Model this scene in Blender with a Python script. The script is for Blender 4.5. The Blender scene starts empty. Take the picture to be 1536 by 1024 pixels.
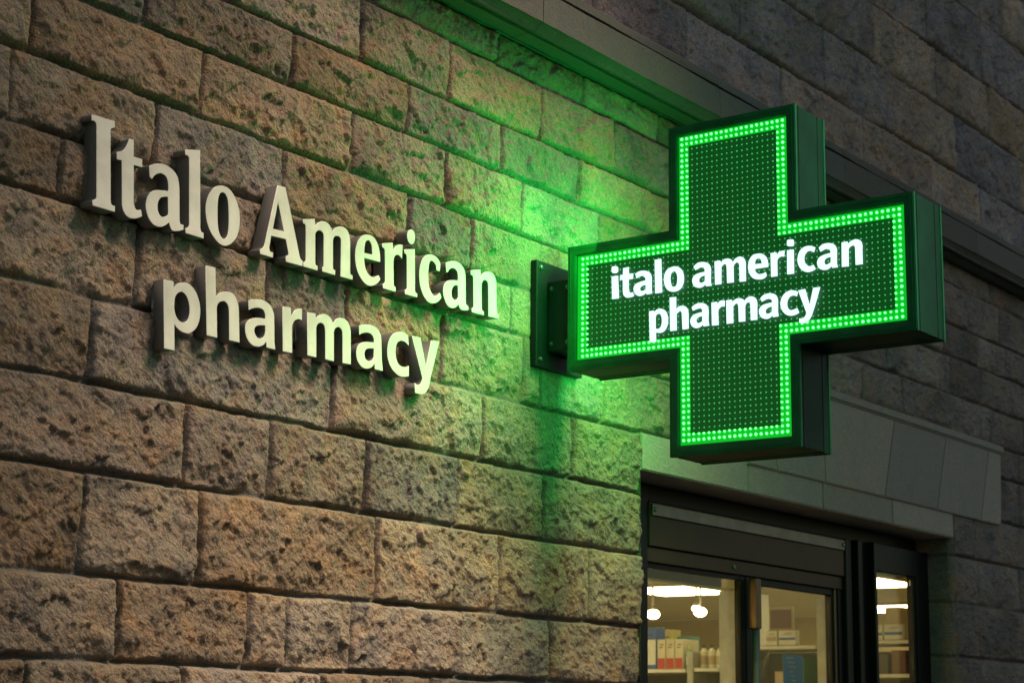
import bpy, bmesh, math, random
import numpy as np
from mathutils import Matrix, Vector

# ------------------------------------------------------------------ camera, world, lights, exposure
scene = bpy.context.scene
COL = scene.collection
CAM_POS = Vector((0.0, -3.4, 1.6))
cam_data = bpy.data.cameras.new("camera")
cam_data.lens = 66.234
cam_data.sensor_width = 36.0
cam_data.clip_start = 0.05
cam_data.clip_end = 400.0
cam_data.dof.use_dof = True
cam_data.dof.focus_distance = 5.1
cam_data.dof.aperture_fstop = 7.0
cam = bpy.data.objects.new("camera", cam_data)
cr = Vector((0.58323234, -0.81221969, 0.01179926))
cu = Vector((-0.16956431, -0.10752807, 0.97963547))
cf = Vector((0.79441047, 0.57335582, 0.20043732))
mw = Matrix((( cr.x, cu.x, -cf.x, CAM_POS.x), (cr.y, cu.y, -cf.y, CAM_POS.y), (cr.z, cu.z, -cf.z, CAM_POS.z), (0, 0, 0, 1)))
cam.matrix_world = mw
COL.objects.link(cam)
scene.camera = cam

world = bpy.data.worlds.new("World")
scene.world = world
world.use_nodes = True
wn = world.node_tree
bg = wn.nodes["Background"]
sky = wn.nodes.new("ShaderNodeTexSky")
sky.sky_type = 'NISHITA'
sky.sun_disc = False
sky.sun_elevation = math.radians(9.0)
sky.sun_rotation = math.radians(0)
sky.air_density = 1.2
sky.dust_density = 2.0
sky.ozone_density = 1.3
wn.links.new(sky.outputs[0], bg.inputs[0])
bg.inputs[1].default_value = 0.15

sun_d = bpy.data.lights.new("sun", 'SUN')
sun_d.energy = 0.3
sun_d.angle = math.radians(12)
sun_d.color = (1.0, 0.88, 0.8)
sun = bpy.data.objects.new("sun", sun_d)
sun.rotation_euler = Vector((0.0, -1.0, -0.158)).to_track_quat('-Z', 'Y').to_euler()
COL.objects.link(sun)

# the warm lamp across the pavement that lights the left half of the facade
lamp_d = bpy.data.lights.new("street_lamp_light", 'SPOT')
lamp_d.energy = 2200.0
lamp_d.color = (1.0, 0.785, 0.63)
lamp_d.spot_size = math.radians(43)
lamp_d.spot_blend = 1.0
lamp_d.shadow_soft_size = 1.2
lamp = bpy.data.objects.new("street_lamp_light", lamp_d)
lamp.location = (4.75, -2.7, 5.7)
lamp.rotation_euler = (Vector((4.02, 0.0, 1.62)) - Vector(lamp.location)).to_track_quat('-Z', 'Y').to_euler()
COL.objects.link(lamp)

scene.view_settings.view_transform = 'Standard'
scene.view_settings.look = 'None'
scene.view_settings.exposure = 0.0
scene.view_settings.gamma = 1.0
scene.cycles.sample_clamp_indirect = 6.0
scene.cycles.max_bounces = 6

# ------------------------------------------------------------------ helpers
def link(o, parent=None):
    COL.objects.link(o)
    if parent is not None:
        o.parent = parent
    return o

def thing(name, label, cat, loc=(0, 0, 0), group=None):
    o = bpy.data.objects.new(name, None)
    o.empty_display_size = 0.1
    o.location = loc
    link(o)
    return tag(o, label, cat, group)

def tag(o, label, cat, group=None):
    o["label"] = label
    o["category"] = cat
    if group:
        o["group"] = group
    return o

def setting(o):
    o["kind"] = "structure"
    return o

def mesh_obj(name, me, mat=None, parent=None, origin=None, smooth=False):
    """me in world coordinates; origin moves the object's origin there"""
    if mat is not None and len(me.materials) == 0:
        me.materials.append(mat)
    if parent is not None:
        base = Vector(parent.matrix_world_loc) if hasattr(parent, 'matrix_world_loc') else world_loc(parent)
    else:
        base = Vector((0, 0, 0))
    org = Vector(origin) if origin is not None else base
    me.transform(Matrix.Translation(-org))
    if smooth:
        me.polygons.foreach_set("use_smooth", [True] * len(me.polygons))
    o = bpy.data.objects.new(name, me)
    o.location = org - base
    return link(o, parent)

def world_loc(o):
    v = Vector(o.location)
    p = o.parent
    while p is not None:
        v += Vector(p.location)
        p = p.parent
    return v

def bm_mesh(name, bm):
    me = bpy.data.meshes.new(name)
    bm.normal_update()
    bm.to_mesh(me)
    bm.free()
    return me

def box(bm, x0, x1, y0, y1, z0, z1, bevel=0.0):
    g = bmesh.ops.create_cube(bm, size=1.0)
    vs = g['verts']
    for v in vs:
        v.co = Vector((x0 + (v.co.x + .5) * (x1 - x0), y0 + (v.co.y + .5) * (y1 - y0), z0 + (v.co.z + .5) * (z1 - z0)))
    if bevel > 0:
        es = list({e for v in vs for e in v.link_edges})
        bmesh.ops.bevel(bm, geom=es, offset=bevel, segments=2, affect='EDGES', profile=0.5)

def add_lathe(bm, prof, cx, cy, cz, n=16, axis='Z'):
    rings = []
    for r, h in prof:
        ring = []
        for i in range(n):
            a = 2 * math.pi * i / n
            if axis == 'Z':
                ring.append(bm.verts.new((cx + r * math.cos(a), cy + r * math.sin(a), cz + h)))
            elif axis == 'Y':
                ring.append(bm.verts.new((cx + r * math.cos(a), cy + h, cz + r * math.sin(a))))
            else:
                ring.append(bm.verts.new((cx + h, cy + r * math.cos(a), cz + r * math.sin(a))))
        rings.append(ring)
    for a, b in zip(rings, rings[1:]):
        for i in range(n):
            bm.faces.new((a[i], a[(i + 1) % n], b[(i + 1) % n], b[i]))
    bm.faces.new(rings[0][::-1])
    bm.faces.new(rings[-1])

def fix_normals(bm):
    bmesh.ops.recalc_face_normals(bm, faces=bm.faces[:])

# ------------------------------------------------------------------ materials
def new_mat(name):
    m = bpy.data.materials.new(name)
    m.use_nodes = True
    return m, m.node_tree.nodes, m.node_tree.links, m.node_tree.nodes["Principled BSDF"]

def noise_node(n, l, scale, detail=4, rough=.6, coord=None, dist=0.0):
    t = n.new("ShaderNodeTexNoise")
    t.inputs["Scale"].default_value = scale
    t.inputs["Detail"].default_value = detail
    t.inputs["Roughness"].default_value = rough
    t.inputs["Distortion"].default_value = dist
    if coord is not None:
        l.new(coord, t.inputs["Vector"])
    return t

def ramp(n, l, src, stops):
    r = n.new("ShaderNodeValToRGB")
    l.new(src, r.inputs[0])
    e = r.color_ramp.elements
    e[0].position, e[0].color = stops[0][0], (*stops[0][1], 1)
    e[1].position, e[1].color = stops[-1][0], (*stops[-1][1], 1)
    for p, c in stops[1:-1]:
        k = e.new(p)
        k.color = (*c, 1)
    return r

def mixrgb(n, l, mode, fac, a, b):
    m = n.new("ShaderNodeMix")
    m.data_type = 'RGBA'
    m.blend_type = mode
    if isinstance(fac, (int, float)):
        m.inputs[0].default_value = fac
    else:
        l.new(fac, m.inputs[0])
    for s, v in ((m.inputs[6], a), (m.inputs[7], b)):
        if isinstance(v, tuple):
            s.default_value = (*v, 1)
        else:
            l.new(v, s)
    return m.outputs[2]

def simple(name, color, rough=.5, metal=0.0, var=.12, scale=12, bump=0.0, bscale=60, spec=None):
    m, n, l, p = new_mat(name)
    tc = n.new("ShaderNodeTexCoord").outputs["Object"]
    t = noise_node(n, l, scale, 5, .6, tc)
    lo = tuple(c * (1 - var) for c in color)
    hi = tuple(min(1, c * (1 + var)) for c in color)
    r = ramp(n, l, t.outputs[0], [(.35, lo), (.65, hi)])
    l.new(r.outputs[0], p.inputs["Base Color"])
    p.inputs["Roughness"].default_value = rough
    p.inputs["Metallic"].default_value = metal
    if spec is not None:
        p.inputs["Specular IOR Level"].default_value = spec
    if bump > 0:
        t2 = noise_node(n, l, bscale, 6, .6, tc)
        b = n.new("ShaderNodeBump")
        b.inputs["Strength"].default_value = 1.0
        b.inputs["Distance"].default_value = bump
        l.new(t2.outputs[0], b.inputs["Height"])
        l.new(b.outputs[0], p.inputs["Normal"])
    return m

def emitter(name, color, strength, base=(.02, .02, .02)):
    m, n, l, p = new_mat(name)
    p.inputs["Base Color"].default_value = (*base, 1)
    p.inputs["Emission Color"].default_value = (*color, 1)
    p.inputs["Emission Strength"].default_value = strength
    p.inputs["Roughness"].default_value = .5
    return m

def stone_material(name, bump_d=.0045, grain=1.0):
    m, n, l, p = new_mat(name)
    tc = n.new("ShaderNodeTexCoord").outputs["Object"]
    at = n.new("ShaderNodeAttribute")
    at.attribute_name = "stone_colour"
    # broad staining: rust to grey
    n1 = noise_node(n, l, 9, 6, .65, tc, .6)
    r1 = ramp(n, l, n1.outputs[0], [(.30, (.62, .66, .74)), (.47, (.98, .98, .98)), (.58, (1.10, 1.0, .88)), (.72, (1.26, 1.0, .76))])
    c = mixrgb(n, l, 'MULTIPLY', 1.0 if grain > .7 else .25, at.outputs["Color"], r1.outputs[0])
    n2 = noise_node(n, l, 55, 6, .7, tc, .4)
    r2 = ramp(n, l, n2.outputs[0], [(.28, (.82, .82, .83)), (.42, (.96, .96, .96)), (.56, (1.08, 1.05, 1.0)), (.70, (1.5, 1.42, 1.28))])
    c = mixrgb(n, l, 'MULTIPLY', .85 * grain, c, r2.outputs[0])
    n3 = noise_node(n, l, 260, 3, .6, tc)
    r3 = ramp(n, l, n3.outputs[0], [(.33, (.45, .45, .45)), (.5, (1, 1, 1)), (.68, (1.7, 1.6, 1.45))])
    c = mixrgb(n, l, 'MULTIPLY', .6 * grain, c, r3.outputs[0])
    l.new(c, p.inputs["Base Color"])
    p.inputs["Roughness"].default_value = .88
    p.inputs["Specular IOR Level"].default_value = .3
    # stretched, slanting tool marks and pits
    mp = n.new("ShaderNodeMapping")
    mp0 = n.new("ShaderNodeMapping")
    mp0.inputs["Rotation"].default_value = (0, math.radians(-40), 0)
    l.new(tc, mp0.inputs[0])
    mp.inputs["Scale"].default_value = (1.0, 1.0, 1.8)
    l.new(mp0.outputs[0], mp.inputs[0])
    b1 = noise_node(n, l, 62, 8, .72, mp.outputs[0], .8)
    b2 = n.new("ShaderNodeTexVoronoi")
    b2.inputs["Scale"].default_value = 85
    l.new(mp.outputs[0], b2.inputs["Vector"])
    ad = n.new("ShaderNodeMath"); ad.operation = 'MULTIPLY_ADD'
    l.new(b2.outputs["Distance"], ad.inputs[0]); ad.inputs[1].default_value = -.35
    l.new(b1.outputs[0], ad.inputs[2])
    mu = n.new("ShaderNodeMath"); mu.operation = 'MULTIPLY'
    l.new(ad.outputs[0], mu.inputs[0]); mu.inputs[1].default_value = 1.0
    b = n.new("ShaderNodeBump")
    b.inputs["Strength"].default_value = 1.0
    b.inputs["Distance"].default_value = bump_d
    l.new(mu.outputs[0], b.inputs["Height"])
    l.new(b.outputs[0], p.inputs["Normal"])
    return m

M_ROUGH = stone_material("rock_faced_stone", .0105)
M_UPPER = stone_material("upper_stone", .015, 1.0)
M_DRESSED = stone_material("dressed_stone", .0040, .60)
M_LETTER = simple("cream_painted_metal", (.72, .65, .55), .46, 0.15, .13, 9, .0007, 45)
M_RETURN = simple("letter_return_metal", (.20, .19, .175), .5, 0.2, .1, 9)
M_CASE = simple("green_black_casing", (.002, .038, .015), .5, 0.0, .25, 6, spec=.15)
M_RIM = simple("green_rim_with_led_glow", (.006, .12, .04), .45, 0.0, .2, 9, spec=.2)  # LED light falling on the rim put into a greener casing colour
M_BRACKET = simple("bracket_steel", (.008, .020, .018), .5, .2, .2, 10, spec=.3)
M_BOLT = simple("bolt_steel", (.12, .16, .14), .35, .8)
M_PANEL = emitter("led_board_with_glow", (.0, 1.0, .10), .052, (.002, .04, .01))  # green LED glow put into the board as faint emission
M_FRAME = simple("black_bronze_frame", (.005, .0045, .004), .42, .1, .2, 9, spec=.22)
M_BOXM = simple("brushed_dark_metal", (.062, .037, .021), .40, .25, .12, 5, spec=.15)
M_STRIP = simple("worn_aluminium", (.22, .19, .155), .42, .7, .15, 14)
M_HANDLE = simple("handle_bronze", (.13, .085, .06), .3, .85)
M_GREYM = simple("shelf_grey", (.45, .44, .38), .5)
M_PAVE = simple("pavement_stone", (.12, .115, .11), .85, 0, .2, 3, .004, 40)
M_ROAD = simple("asphalt", (.05, .05, .052), .9, 0, .2, 5, .003, 90)
M_INWALL = simple("warm_plaster", (.52, .43, .25), .8, 0, .05)
M_CEIL = simple("ceiling_plaster", (.58, .52, .38), .8, 0, .04)
M_FLOOR = simple("shop_floor_vinyl", (.4, .36, .28), .4, 0, .08)
M_BULK = simple("bulkhead_paint", (.16, .19, .14), .6)
M_LED = emitter("lit_green_led", (.065, 1.0, .11), 8.0)
M_LEDHALO = emitter("painted_led_halo", (.0, 1.0, .035), .46, (.0, .12, .02))  # emission imitating the halo of light round the LEDs
M_DOT = emitter("dim_green_led", (.10, 1.0, .24), .42, (.05, .25, .12))
M_TEXT = emitter("white_display_letters", (.72, 1.0, 1.0), 1.3)
M_TUBE = emitter("ceiling_panel_light", (1.0, .80, .44), 17.0)
M_BULB = emitter("spot_bulb", (1.0, .84, .52), 14.0)

def glass_material():
    m = bpy.data.materials.new("shop_glass")
    m.use_nodes = True
    n, l = m.node_tree.nodes, m.node_tree.links
    n.clear()
    out = n.new("ShaderNodeOutputMaterial")
    tr = n.new("ShaderNodeBsdfTransparent"); tr.inputs[0].default_value = (.90, .93, .86, 1)
    gl = n.new("ShaderNodeBsdfGlossy"); gl.inputs["Roughness"].default_value = .02
    fr = n.new("ShaderNodeLayerWeight"); fr.inputs[0].default_value = .5
    mx = n.new("ShaderNodeMixShader")
    pw = n.new("ShaderNodeMath"); pw.operation = 'POWER'; pw.inputs[1].default_value = 4.0
    l.new(fr.outputs["Facing"], pw.inputs[0])
    sc_ = n.new("ShaderNodeMath"); sc_.operation = 'MULTIPLY_ADD'; sc_.inputs[1].default_value = .6; sc_.inputs[2].default_value = .035
    l.new(pw.outputs[0], sc_.inputs[0])
    l.new(sc_.outputs[0], mx.inputs[0]); l.new(tr.outputs[0], mx.inputs[1]); l.new(gl.outputs[0], mx.inputs[2])
    l.new(mx.outputs[0], out.inputs[0])
    return m
M_GLASS = glass_material()

# ------------------------------------------------------------------ numpy noise
rng = np.random.RandomState(7)
TAB = rng.rand(512, 512).astype(np.float32)
def vnoise(x, y, seed=0):
    xi = np.floor(x).astype(np.int64); yi = np.floor(y).astype(np.int64)
    fx = (x - xi).astype(np.float32); fy = (y - yi).astype(np.float32)
    fx = fx * fx * (3 - 2 * fx); fy = fy * fy * (3 - 2 * fy)
    xi = xi + seed * 37; yi = yi + seed * 91
    a = TAB[xi & 511, yi & 511]; b = TAB[(xi + 1) & 511, yi & 511]
    c = TAB[xi & 511, (yi + 1) & 511]; d = TAB[(xi + 1) & 511, (yi + 1) & 511]
    return (a * (1 - fx) + b * fx) * (1 - fy) + (c * (1 - fx) + d * fx) * fy
def fbm(x, y, f, oct, seed=0, gain=.5):
    s = 0; a = 1.0; t = 0
    for i in range(oct):
        s = s + a * (vnoise(x * f, y * f, seed + i * 3) - .5)
        t += a; a *= gain; f *= 2.03
    return s / t * 2
def worley(x, y, f, seed=0):
    """returns distance to the nearest and second nearest point, and a random value of the nearest cell"""
    X = x * f; Y = y * f
    xi = np.floor(X).astype(np.int64); yi = np.floor(Y).astype(np.int64)
    d1 = np.full(X.shape, 9., np.float32); d2 = d1.copy(); idv = np.zeros(X.shape, np.float32)
    gx = np.zeros(X.shape, np.float32); gy = gx.copy()
    for i in (-1, 0, 1):
        for j in (-1, 0, 1):
            cx = xi + i; cy = yi + j
            px = cx + TAB[(cx + seed * 17) & 511, (cy + 5) & 511]
            py = cy + TAB[(cx + 11) & 511, (cy + seed * 29) & 511]
            d = np.sqrt((X - px) ** 2 + (Y - py) ** 2).astype(np.float32)
            r = TAB[(cx + 77 + seed) & 511, (cy + 33) & 511]
            near = d < d1
            d2 = np.where(near, d1, np.minimum(d2, d))
            idv = np.where(near, r, idv)
            gx = np.where(near, (X - px).astype(np.float32), gx); gy = np.where(near, (Y - py).astype(np.float32), gy)
            d1 = np.where(near, d, d1)
    return d1, d2, idv, gx / f, gy / f
def sstep(a, b, x):
    t = np.clip((x - a) / (b - a), 0, 1)
    return t * t * (3 - 2 * t)

# ------------------------------------------------------------------ masonry layout (metres along and up the facade)
COURSES = [
    (-.2, .25, []), (.25, .52, []), (.52, .79, []), (.79, 1.05, []), (1.05, 1.29, []), (1.29, 1.52, []),
    (1.52, 1.742, [2.85, 3.336, 3.86, 4.33, 4.86, 5.2]),
    (1.742, 1.938, [2.62, 3.117, 3.56, 3.71, 3.971, 4.467, 4.923, 5.471]),
    (1.938, 2.181, [2.35, 2.99, 3.376, 4.067, 4.646, 5.146, 5.471]),
    (2.181, 2.392, [2.5, 3.31, 3.619, 4.011, 4.438, 4.88, 5.471]),
    (2.392, 2.600, [2.3, 2.987, 3.86, 4.556, 5.048, 5.471]),
    (2.600, 2.816, [2.6, 3.124, 3.582, 3.903, 4.343, 4.763, 4.86, 5.239, 5.75, 6.15]),
    (2.816, 2.967, [2.4, 2.86, 3.42, 3.75, 4.02, 4.40, 4.70, 5.10, 5.62, 6.2]),
    (2.967, 3.143, [2.7, 3.161, 3.633, 4.173, 4.477, 4.95, 5.4, 6.0]),
    (3.143, 3.325, [2.75, 3.313, 3.908, 4.351, 4.746, 5.2, 5.75]),
    (3.325, 3.483, [2.5, 3.1, 3.651, 4.160, 4.633, 5.072, 5.7]),
    (3.483, 3.677, [2.8, 3.4, 3.937, 4.360, 4.853, 5.3, 5.85]),
    (3.677, 3.785, [2.6, 3.3, 4.0, 4.607, 5.1, 5.6]),
    (3.96, 4.252, [2.9, 3.7, 4.4, 5.166, 5.798, 6.55, 7.312, 8.05]),
    (4.252, 4.545, [3.1, 3.9, 4.75, 5.5, 6.2, 6.95, 7.654, 8.35]),
    (4.545, 4.825, [3.3, 4.2, 5.0, 5.9, 6.7, 7.453, 8.15, 8.799]),
    (4.825, 5.163, [3.5, 4.4, 5.4, 6.3, 7.2, 8.05, 8.75]),
    (5.163, 5.47, [3.2, 4.3, 5.2, 6.1, 7.1, 8.2, 9.056]),
    (5.47, 5.80, []), (5.80, 6.13, []), (6.13, 6.45, []), (6.45, 6.8, []), (6.8, 7.12, []), (7.12, 7.5, []), (7.5, 7.9, []), (7.9, 8.4, [])]
rr = random.Random(11); re_ = random.Random(12)
LAY = []
for ci, (z0, z1, js) in enumerate(COURSES):
    js = list(js)
    h = z1 - z0
    x = (js[-1] if js else 1.2 + rr.random() * .5)
    first = js[0] if js else x
    pre = []
    k = first
    while k > 1.2:
        k -= rr.uniform(.35, .8); pre.append(k)
    if z0 > 3.9:
        lo, hi = .55, .95
    else:
        lo, hi = .34, .80
    if 1.5 < z0 < 2.5 and js:            # right of the doorway, quoins next to the jamb
        js.append(8.15); js.append(8.42 + (ci % 2) * .02); x = js[-1]
    while x < 13:
        x += rr.uniform(lo, hi); js.append(x)
    while min(pre + js) > -5:
        pre.append(min(pre + js) - re_.uniform(.4, .85))
    while js[-1] < 23:
        js.append(js[-1] + re_.uniform(.4, .85))
    LAY.append((z0, z1, np.array(sorted(pre) + js)))
PAL_L = [(.275, .210, .152), (.272, .196, .132), (.220, .188, .158), (.255, .200, .158), (.240, .190, .138), (.282, .224, .168)]
PAL_U = [(.45, .34, .29), (.35, .29, .30), (.50, .365, .27), (.40, .32, .32)]

def masonry(x, z, rough=1.0, pal=PAL_L):
    """outward relief (metres) and colour of the rock-faced wall at points x, z"""
    x = x.astype(np.float32); z = z.astype(np.float32)
    # wavering joint lines
    xw = x + .006 * fbm(x, z, 9, 3, 1) ; zw = z + .0045 * fbm(x, z, 7, 3, 5)
    h = np.zeros_like(x); colr = np.zeros(x.shape + (3,), np.float32); dist = np.zeros_like(x)
    sid = np.zeros_like(x); cx = np.zeros_like(x); cz = np.zeros_like(x); hh = np.zeros_like(x)
    ww = np.ones_like(x)
    for ci, (z0, z1, js) in enumerate(LAY):
        m = (zw >= z0) & (zw < z1)
        if not m.any():
            continue
        xx = xw[m]; zz = zw[m]
        i = np.searchsorted(js, xx)
        i = np.clip(i, 1, len(js) - 1)
        a = js[i - 1]; b = js[i]
        d = np.minimum(np.minimum(xx - a, b - xx), np.minimum(zz - z0, z1 - zz))
        dist[m] = d
        sid[m] = (ci * 41 + i * 7) % 509
        cx[m] = (a + b) / 2; cz[m] = (z0 + z1) / 2; ww[m] = (b - a)
        hh[m] = z1 - z0
        R = TAB[(ci * 13 + 3) % 512, (i * 17 + 5) % 512]
        pi = (R * len(pal) * .999).astype(int)
        br = .80 + .52 * TAB[(ci * 5 + 60) % 512, (i * 23 + 8) % 512]
        colr[m] = np.array(pal, np.float32)[pi] * br[:, None]
    si = sid.astype(int)
    r1 = TAB[si, 3]; r2 = TAB[si, 40]; r3 = TAB[si, 71]; r4 = TAB[si, 99]
    edge_n = fbm(x + si * .37, z, 26, 3, 9)
    de = dist - .0030 + .0030 * edge_n
    body = sstep(0, .006, de)                                  # out of the joint to the arris
    ch = .004 + .010 * vnoise(x * 8 + si, z * 8, 15)           # width of the pitched margin
    bulge = 1 - np.exp(-np.clip(de - .004, 0, 1) / ch)
    face = .004 + .006 * r1 + (.002 + .0045 * r2) * bulge
    face += ((x - cx) * (r3 - .5) * .05 + (z - cz) * (r4 - .5) * .12) * bulge
    wx = x + .02 * fbm(x, z, 14, 3, 21); wz = z + .02 * fbm(x, z, 14, 3, 27)
    d1, d2, idv, gx, gy = worley(wx + si * .11, wz * 1.25, 11, 3)
    fac = (idv - .5) * .011 + gx * (TAB[(idv * 500).astype(int), 9] - .5) * .30 + gy * (TAB[(idv * 500).astype(int), 19] - .5) * .30
    e1, e2, idw, g2, g3 = worley(wx + si * .2, wz * 1.1, 34, 8)
    fac2 = (idw - .5) * .0042 + g2 * (TAB[(idw * 500).astype(int), 29] - .5) * .42 + g3 * (TAB[(idw * 500).astype(int), 39] - .5) * .42
    u = (x * .77 - z * .64); w = (x * .64 + z * .77)          # slanting grain
    gr = np.maximum(fbm(u * .75, w * 1.8, 72, 3, 33, .62), -.45)
    pits = np.clip(fbm(u * .8, w * 1.5, 125, 2, 44) - .12, 0, 1)
    f1, f2, idz, g4, g5 = worley(u * .85 + .006 * fbm(x, z, 40, 2, 101), w * 1.35, 62, 14)
    k = (idz * 500).astype(int)
    fac3 = (idz - .5) * .0032 + g4 * (TAB[k, 49] - .5) * .62 + g5 * (TAB[k, 59] - .5) * .62
    big = fbm(x + si, z, 7, 3, 51)
    fine = fac2 * 1.25 + gr * .0075 + fac3 * 1.1 + (np.abs(fbm(u * .62 + .2 * r1, w * 1.35, 24, 4, 113, .62)) - .22) * .0035
    fine = np.where(fine < 0, fine * .38, fine)                # broken faces stand proud; few deep holes
    rel = np.clip(fac, -.005, .007) * bulge * .9 + fine - pits * .002 + big * .006 * bulge
    face += rel * rough * (.5 + .5 * bulge)
    # chips broken off some lower edges
    zb = (z - (cz - hh / 2))
    chip = sstep(.07, .0, zb + .05 * fbm(x, z, 10, 3, 61)) * sstep(.45, .62, vnoise(x * 4 + si, z * .5, 66))
    face -= chip * .010 * rough
    # thin long cracks
    ck = np.abs(fbm(x + .3 * r1, z, 4.5, 4, 71))
    face -= sstep(.018, .0, ck) * .004 * (r2 > .55)
    mort = -.020 + .0022 * fbm(x, z, 70, 3, 81)
    full = sstep(.58, .74, vnoise(x * 3, z * 7, 90))           # joints pointed flush here and there
    mort = mort + full * .013
    H = mort * (1 - body) + face * body
    mcol = np.array((.16, .15, .135), np.float32)
    colr = colr * (1 + .35 * fbm(x + si, z, 5, 3, 95))[..., None]
    dirt = sstep(-.006, .006, H)
    colr = colr * body[..., None] + mcol * (1 - body[..., None])
    return H, colr

def grid_mesh(name, co, colr, keep=None, flip=False):
    ny, nx = co.shape[:2]
    me = bpy.data.meshes.new(name)
    idx = np.arange(nx * ny).reshape(ny, nx)
    q = np.stack([idx[:-1, :-1], idx[:-1, 1:], idx[1:, 1:], idx[1:, :-1]], -1)
    if flip:
        q = q[..., ::-1]
    if keep is not None:
        q = q[keep]
    q = q.reshape(-1, 4)
    me.vertices.add(nx * ny)
    me.vertices.foreach_set("co", co.reshape(-1).astype(np.float32))
    me.loops.add(len(q) * 4)
    me.loops.foreach_set("vertex_index", q.reshape(-1).astype(np.int32))
    me.polygons.add(len(q))
    me.polygons.foreach_set("loop_start", (np.arange(len(q)) * 4).astype(np.int32))
    me.polygons.foreach_set("loop_total", np.full(len(q), 4, np.int32))
    me.update(calc_edges=True)
    a = me.attributes.new("stone_colour", 'FLOAT_COLOR', 'POINT')
    c4 = np.concatenate([colr, np.ones(colr.shape[:2] + (1,), np.float32)], -1)
    a.data.foreach_set("color", c4.reshape(-1).astype(np.float32))
    me.polygons.foreach_set("use_smooth", np.ones(len(q), bool))
    if keep is not None:
        bm = bmesh.new(); bm.from_mesh(me)
        bmesh.ops.delete(bm, geom=[v for v in bm.verts if not v.link_faces], context='VERTS')
        bm.to_mesh(me); bm.free()
    return me

def lin(a, b, step):
    return np.linspace(a, b, max(2, int(round((b - a) / step)) + 1))[:-1]

OX0, OX1, OTOP, LTOP = 5.471, 8.15, 2.470, 2.595
# ---- the facade
facade = thing("stone_facade", "rock-faced stone wall with moulded ledge and grey flat arch above the door", "wall", (4.0, 0.0, 0.0))
xs = np.concatenate([lin(-4.5, 1.6, .05), lin(1.6, 2.5, .02), lin(2.5, 4.6, .0042), lin(4.6, OX0, .0055), lin(OX0, OX1, .009), lin(OX1, 9.6, .010), lin(9.6, 12.4, .03), lin(12.4, 22, .06), [22]])
zs = np.concatenate([lin(0, 1.5, .03), lin(1.5, LTOP, .0048), lin(LTOP, 3.79, .0048), [3.79]])
XX, ZZ = np.meshgrid(xs, zs)
H, CC = masonry(XX, ZZ)
grey = sstep(5.4, 7.6, XX)[..., None]                          # the stone beyond the door is a greyer one
lum = CC.mean(-1, keepdims=True)
CC = CC * (1 - grey) + (lum * np.array((1.30, 1.04, .95), np.float32)) * grey
wpl = sstep(4.68, 4.77, XX) * sstep(5.2, 5.1, XX) * sstep(2.66, 2.70, ZZ) * sstep(3.12, 3.09, ZZ)
wfa = (XX > 6.15) & (XX < 8.80) & (ZZ > 2.55) & (ZZ < 2.985)
H = np.where(wfa, np.minimum(H, .006), H)                    # cut back behind the flat arch
H = H * (1 - wpl) + (.010 + .15 * (H - .010)) * wpl   # dressed back under the bracket
co = np.stack([XX, -H, ZZ], -1)
xm = (xs[:-1] + xs[1:]) / 2; zm = (zs[:-1] + zs[1:]) / 2
keep = ~((xm[None, :] > OX0) & (xm[None, :] < OX1) & (zm[:, None] < LTOP))
mesh_obj("rough_wall", grid_mesh("rough_wall", co, CC, keep), M_ROUGH, facade)

xs = np.concatenate([lin(-4.5, 1.6, .06), lin(1.6, 4.6, .03), lin(4.6, 9.7, .0085), lin(9.7, 12.4, .03), lin(12.4, 22, .06), [22]])
zs = np.concatenate([lin(3.95, 5.6, .0075), lin(5.6, 8.2, .03), [8.2]])
XX, ZZ = np.meshgrid(xs, zs)
H, CC = masonry(XX, ZZ, 1.25, PAL_U)
mesh_obj("upper_wall", grid_mesh("upper_wall", np.stack([XX, -H, ZZ], -1), CC), M_UPPER, facade)

def set_colour(me, c, var=.13, seed=0):
    a = me.attributes.new("stone_colour", 'FLOAT_COLOR', 'POINT')
    n = len(me.vertices)
    # each separate block gets its own shade
    par = list(range(n))
    def find(i):
        while par[i] != i:
            par[i] = par[par[i]]; i = par[i]
        return i
    for e in me.edges:
        i, j = find(e.vertices[0]), find(e.vertices[1])
        if i != j: par[i] = j
    rs = random.Random(seed + n); tone = {}
    out = np.ones((n, 4), np.float32)
    for i in range(n):
        k = find(i)
        if k not in tone:
            t = 1 + rs.uniform(-var, var); w = rs.uniform(-.04, .04)
            tone[k] = (c[0] * t * (1 + w), c[1] * t, c[2] * t * (1 - w))
        out[i, :3] = tone[k]
    a.data.foreach_set("color", out.reshape(-1))

def jamb(x, sgn, name):
    ys = np.linspace(-.012, .22, 48); zz = np.arange(0, LTOP, .006)
    Y, Z = np.meshgrid(ys, zz)
    Hh, Cj = masonry(Y * 1.0 + 40 + x, Z, .8, [(.37, .27, .165), (.34, .25, .16)])
    js = [z1 for (z0, z1, _) in LAY]
    dz = np.min(np.abs(Z[..., None] - np.array(js)), -1)
    Hh = .004 + .004 * fbm(Y, Z, 30, 4, 3) + .003 * fbm(Y, Z, 9, 2, 5) - .016 * sstep(.012, .002, dz)
    Hh = Hh * sstep(-.012, .02, Y) - .012 * (1 - sstep(-.012, .02, Y))
    co = np.stack([x - sgn * (Hh - 0.0), Y, Z], -1)
    mesh_obj(name, grid_mesh(name, co, Cj, flip=(sgn > 0)), M_ROUGH, facade)
jamb(OX1 + .004, 1, "jamb"); jamb(OX0 - .004, -1, "jamb")

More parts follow.
